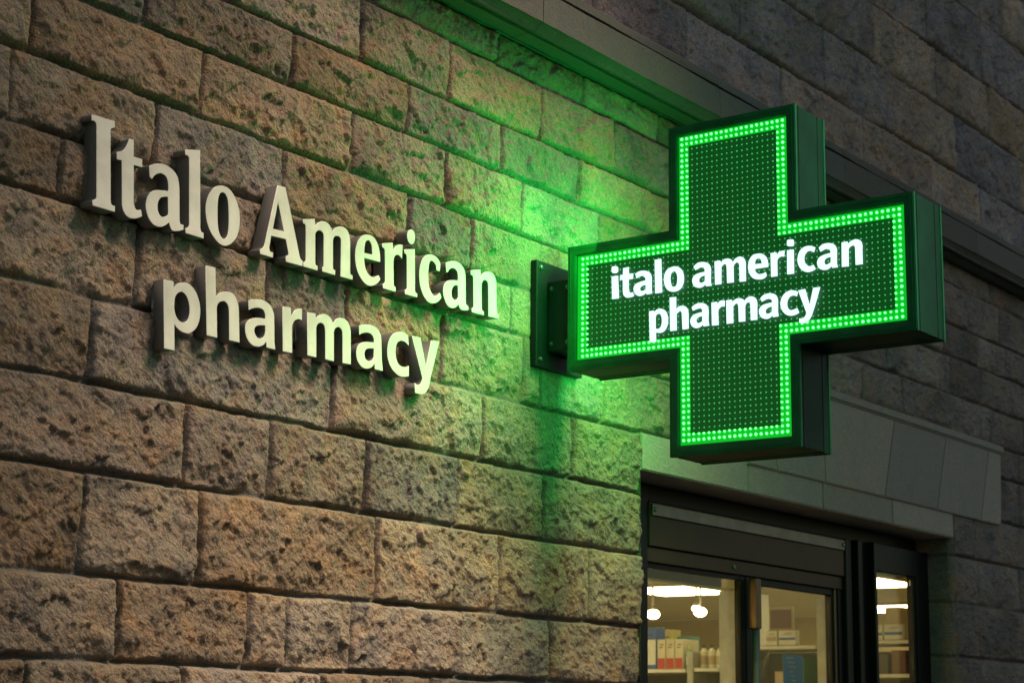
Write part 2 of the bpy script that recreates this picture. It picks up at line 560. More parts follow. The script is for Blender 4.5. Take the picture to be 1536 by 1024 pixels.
# ---- cornice: profile (projection, height) run along the facade in long blocks
prof = [(-.05, 3.782), (.012, 3.782), (.012, 3.790), (.020, 3.790), (.020, 3.782), (.078, 3.782), (.078, 3.802), (.092, 3.802), (.092, 3.784), (.108, 3.782), (.112, 3.790), (.128, 3.806), (.136, 3.808), (.136, 3.914), (.132, 3.919), (.108, 3.921), (.108, 3.929), (.126, 3.931), (.126, 3.958), (.120, 3.966), (-.05, 3.968)]
bm = bmesh.new()
x = -4.5; k = 0
rc = random.Random(4)
while x < 22:
    x2 = min(22, x + rc.uniform(1.0, 1.5))
    n = max(2, int((x2 - x) / .05))
    rings = []
    for i in range(n + 1):
        xx = x + .0015 + (x2 - x - .003) * i / n
        ring = []
        for j, (p_, z_) in enumerate(prof):
            wob = .0022 * math.sin(xx * 7 + j) + .0016 * (rc.random() - .5)
            ring.append(bm.verts.new((xx, -(p_ + wob * (0 if p_ < 0 else 1)), z_ + .0012 * (rc.random() - .5))))
        rings.append(ring)
    for a, b in zip(rings, rings[1:]):
        for j in range(len(prof) - 1):
            bm.faces.new((a[j], a[j + 1], b[j + 1], b[j]))
    bm.faces.new(rings[0]); bm.faces.new(rings[-1][::-1])
    x = x2
fix_normals(bm)
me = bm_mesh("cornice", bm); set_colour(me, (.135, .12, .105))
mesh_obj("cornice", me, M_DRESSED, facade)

# ---- lintel and flat arch
def block(bm, pts, y0, y1, bev=.004):
    """pts: outline (x, z) counter-clockwise seen from the street; y0 front, y1 back"""
    f = [bm.verts.new((x, y0, z)) for x, z in pts]
    b = [bm.verts.new((x, y1, z)) for x, z in pts]
    fs = [bm.faces.new(f), bm.faces.new(b[::-1])]
    n = len(pts)
    for i in range(n):
        fs.append(bm.faces.new((f[i], b[i], b[(i + 1) % n], f[(i + 1) % n])))
    es = [e for e in fs[0].edges]
    bmesh.ops.bevel(bm, geom=es, offset=bev, segments=2, affect='EDGES')
bm = bmesh.new()
cuts = [OX0 - .01, 6.22, 6.84, 7.50, OX1 + .01]
for a, b in zip(cuts, cuts[1:]):
    block(bm, [(a + .001, OTOP), (b - .001, OTOP), (b - .001, LTOP + .004), (a + .001, LTOP + .004)], -.012, .25, .005)
fix_normals(bm)
me = bm_mesh("lintel", bm); set_colour(me, (.36, .31, .26))
mesh_obj("lintel", me, M_DRESSED, facade)
bm = bmesh.new()
bot = [6.205, 6.44, 6.85, 7.405, 7.955, 8.465, 8.72]
top = [6.205, 6.34, 6.83, 7.525, 8.085, 8.595, 8.75]
for i in range(6):
    block(bm, [(bot[i] + .0015, 2.578), (bot[i + 1] - .0015, 2.578), (top[i + 1] - .0015, 2.925), (top[i] + .0015, 2.925)], -.022, .03, .004)
block(bm, [(6.19, 2.927), (8.77, 2.927), (8.78, 2.968), (6.18, 2.968)], -.030, .03, .008)
fix_normals(bm)
me = bm_mesh("flat_arch", bm); set_colour(me, (.33, .275, .23))
mesh_obj("flat_arch", me, M_DRESSED, facade)

WALL_GLYPHS = '''I 2.9032 2.8025|0,2218 738,2245 750,2075 658,2042s 624,2000s 624,1946 749,271 766,196s 810,154s 896,154 907,7 191,0 181,136 245,160s 286,199s 297,257 169,1986 142,2046s 92,2070s 12,2063
t 2.9888 2.7993|370,1962 522,1984 552,1561 835,1562 842,1357 567,1350 632,420 667,310s 748,255s 885,290 926,133 792,58s 604,0s 430,25s 309,132s 251,301 168,1358 13,1348 0,1531 166,1604s 271,1727s
a 3.0913 2.7984|45,1456 166,1533s 372,1604s 619,1621s 856,1553s 1007,1434s 1082,1235s 1110,1025 1159,333 1181,263s 1226,235s 1298,243 1306,118 1117,38s 940,9s 857,71s 806,199 736,130s 601,40s 445,0s 268,29s 114,148s 18,337s 0,492s 49,689s 178,840s 382,924s 722,980 711,1144s 671,1269s 584,1350s 441,1368s 303,1312s 221,1238s 164,1149 77,1189|722,824 585,796s 473,737s 403,614s 395,479s 439,355s 531,283s 637,294s 732,356s 757,402
l 3.2142 2.8030|0,2146 522,2263 654,289 675,198s 722,148s 781,148 791,0 153,0 145,126 229,171s 261,241 154,1906 139,1976s 89,2007s 9,2005
o 3.2956 2.8014|527,1542s 756,1542s 975,1413s 1143,1186s 1231,927s 1240,649s 1172,355s 1012,139s 791,2s 564,0s 331,128s 131,344s 11,646s 0,945s 95,1216s 287,1442s|557,1368s 672,1354s 767,1224s 812,997s 840,642s 833,391s 778,226s 687,165s 578,210s 485,368s 444,607s 424,934s 429,1157s 477,1307s
A 3.4991 2.8067|571,2013 885,2026 1028,1652 1244,1079 1461,491 1539,276 1593,192s 1665,167 1673,15 1005,0 997,153 1073,186s 1094,254 972,609 406,584 352,252 376,172s 430,141s 498,149 506,6 7,2 0,125 96,182s 157,294|620,1555 904,810 463,788
m 3.6610 2.8079|0,1298 476,1421 502,1236 599,1332s 788,1424s 982,1427s 1115,1360s 1212,1242 1312,1344s 1526,1443s 1725,1446s 1884,1353s 1964,1146s 1978,939 2009,259 2034,184s 2115,168 2120,44 1600,28 1582,1003 1550,1115s 1452,1147s 1323,1109s 1258,1006s 1255,872 1285,244 1305,174s 1380,166 1386,29 847,16 842,137 899,184 862,963 830,1089s 724,1139s 610,1114s 529,1022s 523,889 556,224 581,148s 653,142 660,7 79,0 72,123 138,151s 164,215 120,1091 95,1168s 6,1188
e 3.8811 2.8093|511,1456s 717,1462s 882,1371s 1004,1205s 1072,1006s 1090,781 396,757 411,609s 477,442s 605,318s 766,278s 924,328s 1037,391 1120,286 1023,166s 844,55s 641,0s 436,37s 226,181s 74,389s 0,643s 6,915s 93,1174s 274,1371s|390,900 392,1058s 430,1217s 532,1294s 634,1262s 698,1154s 730,924
r 3.9962 2.8139|0,1298 472,1422 504,1223 594,1328s 733,1417s 922,1452 914,1023 792,1099s 660,1096s 559,1003s 533,829 564,283 582,180s 658,155 663,12 89,0 84,126 148,169s 173,235 128,1111 99,1157s 5,1183
i 4.0959 2.8164|0,1312 492,1424 542,297 561,161s 650,132 654,15 82,0 78,119 134,149s 165,207 122,1127 86,1182s 19,1189|303,1971s 435,1929s 489,1784s 456,1620s 353,1535s 217,1552s 125,1688s 148,1864s
c 4.1682 2.8138|958,1029 803,1029 774,1165s 681,1241s 561,1269s 474,1197s 431,1015s 420,762s 458,518s 562,335s 714,245s 876,302s 989,387 1073,261 908,97s 663,0s 415,15s 189,184s 48,437s 0,708s 29,995s 152,1256s 368,1411s 639,1453s 866,1390s 981,1256s
a 4.2819 2.8170|104,1310 284,1395s 537,1458s 795,1438s 979,1331s 1073,1156s 1099,936 1121,345 1155,239s 1249,219 1253,88 1067,47s 913,40s 808,94s 770,182 630,60s 428,0s 224,47s 67,223s 0,431s 44,630s 201,782s 453,855s 713,891 708,1066s 648,1182s 518,1229s 366,1198s 267,1120s 213,1036 132,1045|718,738 585,721s 470,635s 418,481s 453,329s 572,272s 684,316s 738,400
n 4.4163 2.8230|0,1281 477,1405 514,1207 633,1329s 872,1414s 1088,1412s 1241,1321s 1311,1121 1351,340 1381,215s 1463,181 1466,53 933,27 900,941 870,1082s 761,1126s 639,1085s 562,972 561,809 586,261 615,153s 701,137 698,23 87,0 84,118 141,152s 170,215 127,1064 93,1132s 4,1143
p 3.1629 2.4993|0,1722 339,1729 357,1568 446,1678s 620,1758s 816,1779s 1021,1699s 1178,1528s 1275,1318s 1305,1082s 1259,833s 1125,635s 916,516s 700,520s 536,583s 438,658 488,4 126,0|582,1511s 708,1504s 822,1419s 905,1248s 928,1066s 892,886s 774,771s 630,767s 500,854s 418,1023s 404,1232s 446,1400s
h 3.3042 2.5573|0,1778 353,1797 417,1055 530,1169s 751,1248s 959,1261s 1116,1182s 1231,997s 1265,811 1338,21 950,17 902,744 867,887s 767,978s 654,975s 544,927s 476,827s 469,690 526,2 144,0
a 3.4559 2.5596|82,1152 242,1214s 475,1261s 712,1259s 916,1172s 1036,1026s 1078,851 1119,242 1162,40 820,37 803,187 679,69s 487,0s 271,18s 89,146s 0,351s 27,548s 175,680s 424,759s 730,787 711,923s 627,1014s 468,1031s 294,990s 96,898|740,608 552,579s 417,536s 345,440s 370,333s 473,241s 591,239s 706,309s 749,456
r 3.5935 2.5636|0,1199 316,1236 356,1016 451,1162s 591,1250s 764,1277 780,965 626,966s 486,898s 410,770s 404,656 441,18 68,0
m 3.6909 2.5690|0,1182 335,1201 354,1075 476,1178s 686,1254s 858,1234s 991,1156s 1060,1073 1184,1200s 1346,1271s 1565,1267s 1723,1164s 1807,973s 1819,798 1857,42 1499,27 1464,795 1427,934s 1302,994s 1174,942s 1114,844s 1115,727 1148,16 784,11 747,779 701,930s 592,982s 467,945s 395,846s 389,715 428,4 60,0
a 3.8972 2.5720|90,1158 258,1224s 481,1264s 708,1270s 894,1207s 1027,1081s 1076,909 1110,406 1175,52 814,44 798,205 667,71s 445,0s 242,26s 57,173s 0,369s 41,553s 191,691s 413,758s 746,798 723,922s 628,1010s 469,1027s 290,986s 102,897|749,620 578,597s 422,543s 359,429s 397,288s 525,235s 659,272s 754,391
c 4.0314 2.5745|914,1248 713,1292s 477,1271s 246,1170s 68,957s 0,689s 34,425s 167,206s 359,72s 573,0s 784,9s 996,61 985,363 844,301s 656,291s 488,364s 388,544s 370,752s 434,930s 581,1022s 770,1027s 963,944
y 4.1409 2.5362|0,1642 395,1658 681,835 898,1666 1278,1694 910,578 845,322s 753,155s 587,29s 395,0s 193,3 183,297 289,261s 433,305s 523,493'''
SIGN_TOP = '''i 0.2988 2.9096|0,730 232,728 264,0 16,3|14,1033s 123,1047s 213,1013s 235,919s 213,837s 116,822s 22,850s 0,941s
t 0.3292 2.9076|119,961 323,971 323,747 487,744 473,578 316,579 323,233 365,156s 479,148 504,21 376,0s 233,12s 137,101s 108,245 108,588 0,602 7,741 115,759
a 0.3792 2.9082|65,715 214,776s 409,769s 568,705s 645,571s 655,415 654,138 671,18 478,12 453,64 319,1s 177,0s 53,90s 0,236s 54,369s 196,428s 436,459 426,544s 356,609s 249,616s 107,567|447,312 319,304s 241,252s 248,164s 337,138s 439,180
l 0.4559 2.9086|0,1061 232,1066 261,0 17,0
o 0.4891 2.9055|360,792s 533,738s 652,606s 702,416s 677,205s 562,52s 372,0s 182,48s 55,178s 0,385s 22,581s 134,736s|352,645s 428,589s 469,477s 471,323s 436,191s 349,150s 270,203s 229,355s 230,508s 272,610s
a 0.5888 2.9072|45,669 199,770s 386,775s 555,707s 638,574s 646,422 640,120 669,5 480,11 447,69 328,0s 192,2s 57,74s 0,233s 42,365s 179,438s 441,464 425,557s 368,616s 266,615s 112,559|443,352 314,329s 239,263s 245,171s 329,136s 434,177
m 0.6666 2.9067|0,747 191,746 214,667 316,759s 466,769s 565,725s 631,632 715,734s 865,774s 996,711s 1053,583s 1055,448 1058,0 847,6 844,477 829,569s 763,614s 680,574s 642,489 646,17 423,22 413,505 387,598s 314,614s 229,544 223,18 12,21
e 0.7806 2.9064|333,784s 480,755s 608,642s 663,471s 667,336 221,336 259,227s 356,161s 470,155s 584,190 614,77 500,3s 337,0s 158,62s 46,211s 0,426s 53,643s 169,762s|224,476 249,601s 331,644s 422,599s 462,468
r 0.8561 2.9082|0,722 188,725 208,633 291,726s 461,738 442,557 320,574s 232,512s 211,426 213,3 7,0
i 0.9096 2.9090|8,728 225,724 223,0 0,0|30,1030s 126,1037s 221,1014s 238,917s 218,837s 122,833s 20,865s 9,950s
c 0.9443 2.9080|580,697 530,558 421,617s 310,603s 229,497s 217,352s 271,227s 380,160s 506,187 575,55 439,0s 282,0s 125,86s 18,261s 0,455s 74,651s 219,757s 393,768s
a 1.0069 2.9070|63,678 191,762s 378,774s 548,712s 628,584s 633,423 626,134 654,20 484,23 454,76 328,0s 173,6s 50,81s 0,233s 56,372s 199,440s 439,473 420,555s 343,609s 234,601s 117,553|443,357 305,338s 235,274s 245,171s 326,146s 433,195
n 1.0852 2.9073|9,732 197,734 217,664 336,743s 489,756s 609,690s 652,568s 648,425 651,7 432,8 430,484 408,574s 332,593s 254,552s 219,499 212,0 0,8'''
SIGN_LOW = '''p 0.4352 2.7574|0,979 175,975 187,922 280,997s 420,1009s 558,943s 646,811s 672,645s 648,465s 555,314s 416,259s 238,289 244,0 25,2|228,779 280,850s 361,859s 423,806s 455,691s 452,549s 412,442s 336,390s 231,408
h 0.5088 2.7843|0,1050 226,1038 223,652 306,721s 421,740s 546,705s 630,608s 656,473 657,6 447,0 426,501 401,568s 340,582s 236,507 240,1 15,3
a 0.5808 2.7836|54,658 179,733s 360,756s 517,708s 606,611s 634,478 624,179 652,26 461,22 432,81 331,17s 195,0s 71,62s 0,211s 40,347s 165,433s 425,468 410,545s 347,592s 246,588s 91,549|419,347 300,331s 216,276s 219,186s 287,142s 411,179
r 0.6545 2.7844|0,717 194,713 204,612 272,713s 373,735s 457,721 444,539 337,546s 248,487s 224,420 235,0 12,6
m 0.7050 2.7844|0,720 189,717 215,646 331,721s 463,728s 562,686s 617,629 710,713s 857,736s 987,663s 1040,524s 1037,376 1035,8 820,12 814,463 789,549s 724,568s 654,518s 633,425 634,10 421,12 411,482 379,569s 313,577s 229,498 229,4 8,0
a 0.8148 2.7843|47,629 156,724s 346,755s 511,712s 603,615s 629,471 619,193 640,30 463,25 441,85 345,15s 215,0s 74,64s 0,213s 31,350s 151,433s 436,469 421,551s 343,589s 248,587s 98,532|429,349 303,328s 219,262s 230,175s 312,144s 424,195
c 0.8859 2.7843|575,686 533,550 429,591s 324,576s 241,485s 215,349s 247,227s 351,161s 538,203 600,63 487,13s 325,0s 174,54s 48,198s 0,375s 43,564s 163,699s 316,755s 456,738s
y 0.9442 2.7578|0,986 225,1001 359,504 485,1000 708,999 531,483 410,180 339,82s 245,18s 130,0s 15,24 22,151 133,144s 215,203s 251,294'''

# ------------------------------------------------------------------ lettering
def spline_points(P, per=6):
    n = len(P); out = []
    for i in range(n):
        p0, p1, p2, p3 = P[i - 1], P[i], P[(i + 1) % n], P[(i + 2) % n]
        out.append((p1[0], p1[1]))
        if not p1[2] and not p2[2]:
            continue
        a = np.array(p0[:2], float) if p1[2] else None
        b = np.array(p1[:2], float); c = np.array(p2[:2], float)
        d = np.array(p3[:2], float) if p2[2] else None
        t1 = (c - a) / 2 if a is not None else None
        t2 = (d - b) / 2 if d is not None else None
        L = np.linalg.norm(c - b)
        if t1 is not None: t1 = t1 * min(1.0, L / (np.linalg.norm(t1) + 1e-9) * 1.0)
        if t2 is not None: t2 = t2 * min(1.0, L / (np.linalg.norm(t2) + 1e-9) * 1.0)
        if t1 is None: t1 = 1.5 * (c - b) - .5 * t2
        if t2 is None: t2 = 1.5 * (c - b) - .5 * t1
        for k in range(1, per):
            t = k / per
            q = (2 * t ** 3 - 3 * t ** 2 + 1) * b + (t ** 3 - 2 * t ** 2 + t) * t1 + (-2 * t ** 3 + 3 * t ** 2) * c + (t ** 3 - t ** 2) * t2
            out.append((float(q[0]), float(q[1])))
    return out

def glyph_mesh(body, half, bev, off=0.0):
    cu = bpy.data.curves.new("outline", 'CURVE')
    cu.dimensions = '2D'; cu.fill_mode = 'BOTH'
    cu.extrude = half - bev; cu.bevel_depth = bev; cu.bevel_resolution = 1
    cu.offset = -bev + off
    for cont in body.split('|'):
        P = []
        for t in cont.split():
            a, b = t.rstrip('s').split(',')
            P.append((int(a) * 1e-4, int(b) * 1e-4, t.endswith('s')))
        pts = spline_points(P)
        sp = cu.splines.new('POLY')
        sp.points.add(len(pts) - 1)
        for q, (a, b) in zip(sp.points, pts):
            q.co = (a, b, 0, 1)
        sp.use_cyclic_u = True
    o = bpy.data.objects.new("outline", cu)
    COL.objects.link(o)
    bpy.context.view_layer.update()
    me = bpy.data.meshes.new_from_object(o.evaluated_get(bpy.context.evaluated_depsgraph_get()))
    bpy.data.objects.remove(o)
    bpy.data.curves.remove(cu)
    me.materials.clear()
    return me

WALL_LABELS = [
 "cream serif capital I, tallest and leftmost raised letter on the stone wall",
 "cream serif t standing between capital I and a in the word Italo",
 "cream serif a standing between t and l in the word Italo",
 "cream serif l standing between a and o in the word Italo",
 "cream serif o that ends the word Italo",
 "cream serif capital A that begins the word American",
 "cream serif m right after capital A in the word American",
 "cream serif e standing between m and r in the word American",
 "cream serif r standing between e and i in the word American",
 "cream serif dotted i standing in the word American",
 "cream serif c standing between i and a in the word American",
 "cream serif a standing before the final n of American",
 "cream serif n washed in green light, end of the word American",
 "plain cream p with long stem, first letter of the word pharmacy",
 "plain cream h, tallest letter of the word pharmacy",
 "plain cream a standing between h and r in the word pharmacy",
 "plain cream r standing between a and m in the word pharmacy",
 "plain cream m standing in the middle of the word pharmacy",
 "plain cream a standing between m and c in the word pharmacy",
 "plain cream c standing between a and y in the word pharmacy",
 "plain cream y with slanting tail, last letter of the word pharmacy"]
LETTER_FRONT, LETTER_BACK = -.056, -.012
for i, ln in enumerate(WALL_GLYPHS.strip().split('\n')):
    head, body = ln.split('|', 1)
    ch, ox, oz = head.split(); ox = float(ox); oz = float(oz)
    me = glyph_mesh(body, (LETTER_BACK - LETTER_FRONT) / 2, .0009)
    me.transform(Matrix.Rotation(math.radians(90), 4, 'X'))
    me.transform(Matrix.Translation((0, (LETTER_FRONT + LETTER_BACK) / 2, 0)))
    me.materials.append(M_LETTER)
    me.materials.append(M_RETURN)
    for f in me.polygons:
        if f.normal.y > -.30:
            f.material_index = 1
    o = bpy.data.objects.new("sign_letter", me)
    o.location = (ox, 0, oz)
    link(o)
    tag(o, WALL_LABELS[i], "sign letter", "raised letters of Italo American" if i < 13 else "raised letters of the word pharmacy")

# ------------------------------------------------------------------ green LED cross
SX, DEP = 4.826, .199
YS = [-.1314, -.5054, -.9435, -1.3106]      # wall side ... street side
ZS = [2.3984, 2.6982, 3.1002, 3.4288]
cross = thing("pharmacy_cross_sign", "green lit LED pharmacy cross projecting from the stone wall above the shop door", "illuminated sign", (SX + DEP / 2, YS[0], 2.9))
def cross_outline(ins=0.0):
    """(y, z) outline, inset inwards"""
    y = [YS[0] - ins, YS[1] - ins, YS[2] + ins, YS[3] + ins]
    z = [ZS[0] + ins, ZS[1] + ins, ZS[2] - ins, ZS[3] - ins]
    return [(y[0], z[1]), (y[1], z[1]), (y[1], z[0]), (y[2], z[0]), (y[2], z[1]), (y[3], z[1]),
            (y[3], z[2]), (y[2], z[2]), (y[2], z[3]), (y[1], z[3]), (y[1], z[2]), (y[0], z[2])]
def loop_prism(bm, x0, x1, outer, inner=None):
    A = [bm.verts.new((x0, y, z)) for y, z in outer]; B = [bm.verts.new((x1, y, z)) for y, z in outer]
    n = len(outer)
    for i in range(n):
        bm.faces.new((A[i], A[(i + 1) % n], B[(i + 1) % n], B[i]))
    if inner is None:
        bm.faces.new(A[::-1]); bm.faces.new(B)
    else:
        C_ = [bm.verts.new((x0, y, z)) for y, z in inner]; D_ = [bm.verts.new((x1, y, z)) for y, z in inner]
        for i in range(n):
            j = (i + 1) % n
            bm.faces.new((C_[i], D_[i], D_[j], C_[j]))
            bm.faces.new((A[i], C_[i], C_[j], A[j]))
            bm.faces.new((B[i], B[j], D_[j], D_[i]))
# casing with drawn-aluminium ribs along its sides
bm = bmesh.new()
o0 = cross_outline(.0025)
loop_prism(bm, SX + .012, SX + DEP - .012, o0)
ribs = [(.024, .0275), (.1495, .1505)]
outl = cross_outline(.006)
n = len(outl)
for (a, b) in ribs:
    loop_prism(bm, SX + a, SX + b, cross_outline(.0013), cross_outline(.0027))
fix_normals(bm)
me = bm_mesh("casing", bm)
mesh_obj("casing", me, M_CASE, cross)
def rim(name, x0, x1):
    bm = bmesh.new()
    loop_prism(bm, x0, x1, cross_outline(0.0), cross_outline(.030))
    es = [e for e in bm.edges if e.calc_length() > .02]
    fix_normals(bm)
    bmesh.ops.bevel(bm, geom=es, offset=.0022, segments=2, affect='EDGES')
    loop_prism(bm, min(x0, x1) - .0018, max(x0, x1) + .0018, cross_outline(.0105), cross_outline(.0125))
    fix_normals(bm)
    return mesh_obj(name, bm_mesh(name, bm), M_RIM, cross)
rim("rim", SX, SX + .014); rim("rim", SX + DEP - .014, SX + DEP)

PITCH = .0174
YC, ZC = -.7245, 2.899
def in_cross(i, j):
    return (abs(i) <= 10 and -26 <= j <= 28) or (abs(j) <= 9 and abs(i) <= 31)
cells = [(i, j) for i in range(-32, 33) for j in range(-27, 30) if in_cross(i, j)]
bright, dim = [], []
for i, j in cells:
    edge = any(not in_cross(i + a, j + b) for a in (-2, -1, 0, 1, 2) for b in (-2, -1, 0, 1, 2) if max(abs(a), abs(b)) <= 2 and (abs(a), abs(b)) != (2, 2) or (abs(a), abs(b)) == (2, 2))
    (bright if edge else dim).append((i, j))
def on_edge(i, j):
    return any(not in_cross(i + a, j + b) for a in (-1, 0, 1) for b in (-1, 0, 1))
rl = random.Random(3)
def face_side(sgn, xface, name_suffix=""):
    """sgn -1: the face towards -x (towards the photographer), +1 the back one"""
    xb = xface - sgn * .0055
    bm = bmesh.new()
    loop_prism(bm, min(xb, xb - sgn * .006), max(xb, xb - sgn * .006), cross_outline(.012))
    fix_normals(bm)
    mesh_obj("led_board", bm_mesh("led_board", bm), M_PANEL, cross)
    # glowing strip imitating the halo of light round the border lamps
    bm = bmesh.new()
    xs0 = xb + sgn * .0015
    loop_prism(bm, min(xb, xs0), max(xb, xs0), cross_outline(.034), cross_outline(.0365 + PITCH * 1.8))
    fix_normals(bm)
    mesh_obj("border_halo", bm_mesh("border_halo", bm), M_LEDHALO, cross)
    def dots(lst, r, proud, name, mat, base, seg=8, drop=None):
        bm = bmesh.new()
        for i, j in lst:
            y = YC + i * PITCH + rl.uniform(-.0005, .0005); z = ZC + j * PITCH + rl.uniform(-.0005, .0005)
            rj = r * rl.uniform(.90, 1.06) * (1 if name != 'border_lamps' or on_edge(i, j) else .80)
            rings = []
            for (q, h) in ((1.0, 0.0), (.88, .55), (.45, .93)):
                rings.append([bm.verts.new((base + sgn * proud * h, y + rj * q * math.cos(a), z + rj * q * math.sin(a))) for a in [2 * math.pi * k / seg for k in range(seg)]])
            for A, B in zip(rings, rings[1:]):
                for k in range(seg):
                    bm.faces.new((A[k], A[(k + 1) % seg], B[(k + 1) % seg], B[k]))
            bm.faces.new(rings[-1])
        fix_normals(bm)
        return mesh_obj(name, bm_mesh(name, bm), mat, cross)
    dots(bright, .0041, .005, "border_lamps", M_LED, xs0)
    dots(dim, .0028, .0020, "dot_matrix", M_DOT, xb, 6)
    for txt in (SIGN_TOP, SIGN_LOW):
        meshes = []
        for ln in txt.strip().split('\n'):
            head, body = ln.split('|', 1)
            ch, ou, oz = head.split(); ou = float(ou); oz = float(oz)
            me = glyph_mesh(body, .0012, .0002)
            # local x -> -y, local y -> z, local z -> -x ; the back face is the mirror turned round
            if sgn < 0:
                R = Matrix(((0, 0, -1, xface - .0045), (-1, 0, 0, -ou), (0, 1, 0, oz), (0, 0, 0, 1)))
            else:
                R = Matrix(((0, 0, 1, xface + .0045), (1, 0, 0, 2 * YC + ou), (0, 1, 0, oz), (0, 0, 0, 1)))
            me.transform(R)
            meshes.append(me)
        bm = bmesh.new()
        for me in meshes:
            bm.from_mesh(me)
        mesh_obj("display_lettering", bm_mesh("display_lettering", bm), M_TEXT, cross)
face_side(-1, SX + .004)
face_side(+1, SX + DEP - .004)
# light thrown by the display on both faces of the cross
def sign_light(x, y, nx, e, sz, sy, spread=0):
    d = bpy.data.lights.new("sign_glow", 'AREA')
    d.shape = 'RECTANGLE'; d.size = sy; d.size_y = sz
    d.energy = e; d.color = (.01, 1.0, .12)
    o = bpy.data.objects.new("sign_glow", d)
    n = Vector((nx, 1.0, -.05)).normalized()
    if spread:
        d.spread = math.radians(spread)
    o.rotation_euler = n.to_track_quat('-Z', 'Z').to_euler()
    o.location = Vector((x, y, 2.98)) - world_loc(cross)
    link(o, cross)
sign_light(SX - .10, -.30, -.50, 3.7, .75, .10, 160)
sign_light(SX - .12, -.52, -.50, 2.8, .90, .10, 140)
sign_light(SX + DEP + .10, -.42, .10, 11.0, .75, .14)

# bracket that carries the cross
br = thing("sign_bracket", "dark steel wall bracket with bolts holding the green cross", "bracket", (4.92, 0, 2.9))
bm = bmesh.new(); box(bm, 4.795, 5.06, -.034, .01, 2.722, 3.068, .003); fix_normals(bm)
mesh_obj("wall_plate", bm_mesh("wall_plate", bm), M_BRACKET, br)
bm = bmesh.new(); box(bm, 4.855, 4.99, YS[0] + .0055, -.035, 2.775, 3.005, .004); fix_normals(bm)
mesh_obj("arm", bm_mesh("arm", bm), M_BRACKET, br)
def bolt(x, y, z, axis, r=.0075):
    bm = bmesh.new()
    add_lathe(bm, [(r * 1.5, 0), (r * 1.5, -.0015), (r, -.0016), (r, -.006), (r * .7, -.0072)], x, y, z, 6 if r > .006 else 10, axis)
    fix_normals(bm)
    mesh_obj("bolt", bm_mesh("bolt", bm), M_BOLT, br)
for z in (2.745, 3.045):
    for x in (4.818, 5.035):
        bolt(x, -.0335, z, 'Y')
for z in (2.80, 2.98):
    for y in (-.05, -.112):
        bolt(4.8555, y, z, 'X', .0055)

# thin supply cable from the arm of the cross down the wall
def tube_mesh(name, pts, r, n=8):
    bm = bmesh.new(); rings = []
    for k, p in enumerate(pts):
        a = Vector(pts[max(0, k - 1)]); b = Vector(pts[min(len(pts) - 1, k + 1)])
        d = (b - a).normalized(); u = d.cross(Vector((.3, 1, .1))).normalized(); w = d.cross(u)
        rings.append([bm.verts.new(Vector(p) + r * (u * math.cos(t) + w * math.sin(t))) for t in [2 * math.pi * i / n for i in range(n)]])
    for A, B in zip(rings, rings[1:]):
        for i in range(n):
            bm.faces.new((A[i], A[(i + 1) % n], B[(i + 1) % n], B[i]))
    bm.faces.new(rings[0][::-1]); bm.faces.new(rings[-1])
    fix_normals(bm)
    return bm_mesh(name, bm)
me = tube_mesh("supply_cable", [(SX + .15, -.478 + .004 * math.sin(k), 2.705 - .012 * k) for k in range(12)] + [(SX + .15, -.50, 2.56), (SX + .15, -.5065, 2.553)], .003)
mesh_obj("supply_cable", me, M_BRACKET, cross)

# ------------------------------------------------------------------ shop front
FY = .15
sf = thing("shop_front", "black metal shop front with glass doors and side window set in the stone opening", "shop front", (6.8, FY, 0))
def part(name, mat, boxes, parent=sf, bev=.003):
    bm = bmesh.new()
    for b in boxes:
        box(bm, *b, bev)
    fix_normals(bm)
    return mesh_obj(name, bm_mesh(name, bm), mat, parent)
part("frame", M_FRAME, [
    (5.49, 5.765, FY, FY + .10, 0, 2.462),            # left post
    (5.765, 8.135, FY + .012, FY + .10, 2.405, 2.462),   # head
    (7.345, 7.40, FY - .012, FY + .08, 0, 2.405),
    (7.43, 7.47, FY - .03, FY + .08, 0, 2.405),
    (7.40, 7.43, FY + .03, FY + .07, 0, 2.405),
    (7.47, 7.535, FY - .02, FY + .08, 0, 2.405),
    (7.535, 7.558, .095, FY + .06, 0, 2.405),
    (7.985, 8.01, .118, .15, 0, 2.30), (8.01, 8.142, .112, .155, 0, 2.405),
    (7.558, 8.01, .112, .20, 2.285, 2.405)])
part("fascia_panel", M_BOXM, [(5.768, 7.342, FY - .006, FY + .09, 2.243, 2.402)])
part("cover_strip", M_STRIP, [(5.776, 7.330, FY - .016, FY - .0065, 2.352, 2.395)], bev=.002)
part("door_rail", M_BOXM, [(5.768, 7.342, FY + .004, FY + .09, 2.187, 2.2405)])
for (x, z) in ((5.79, 2.374), (7.315, 2.374), (6.40, 2.214)):
    bm = bmesh.new()
    yb = FY - .016 if z > 2.3 else FY + .004
    add_lathe(bm, [(.010, 0), (.010, -.002), (.007, -.005)], x, yb, z, 10, 'Y'); fix_normals(bm)
    mesh_obj("screw", bm_mesh("screw", bm), M_BOLT, sf)
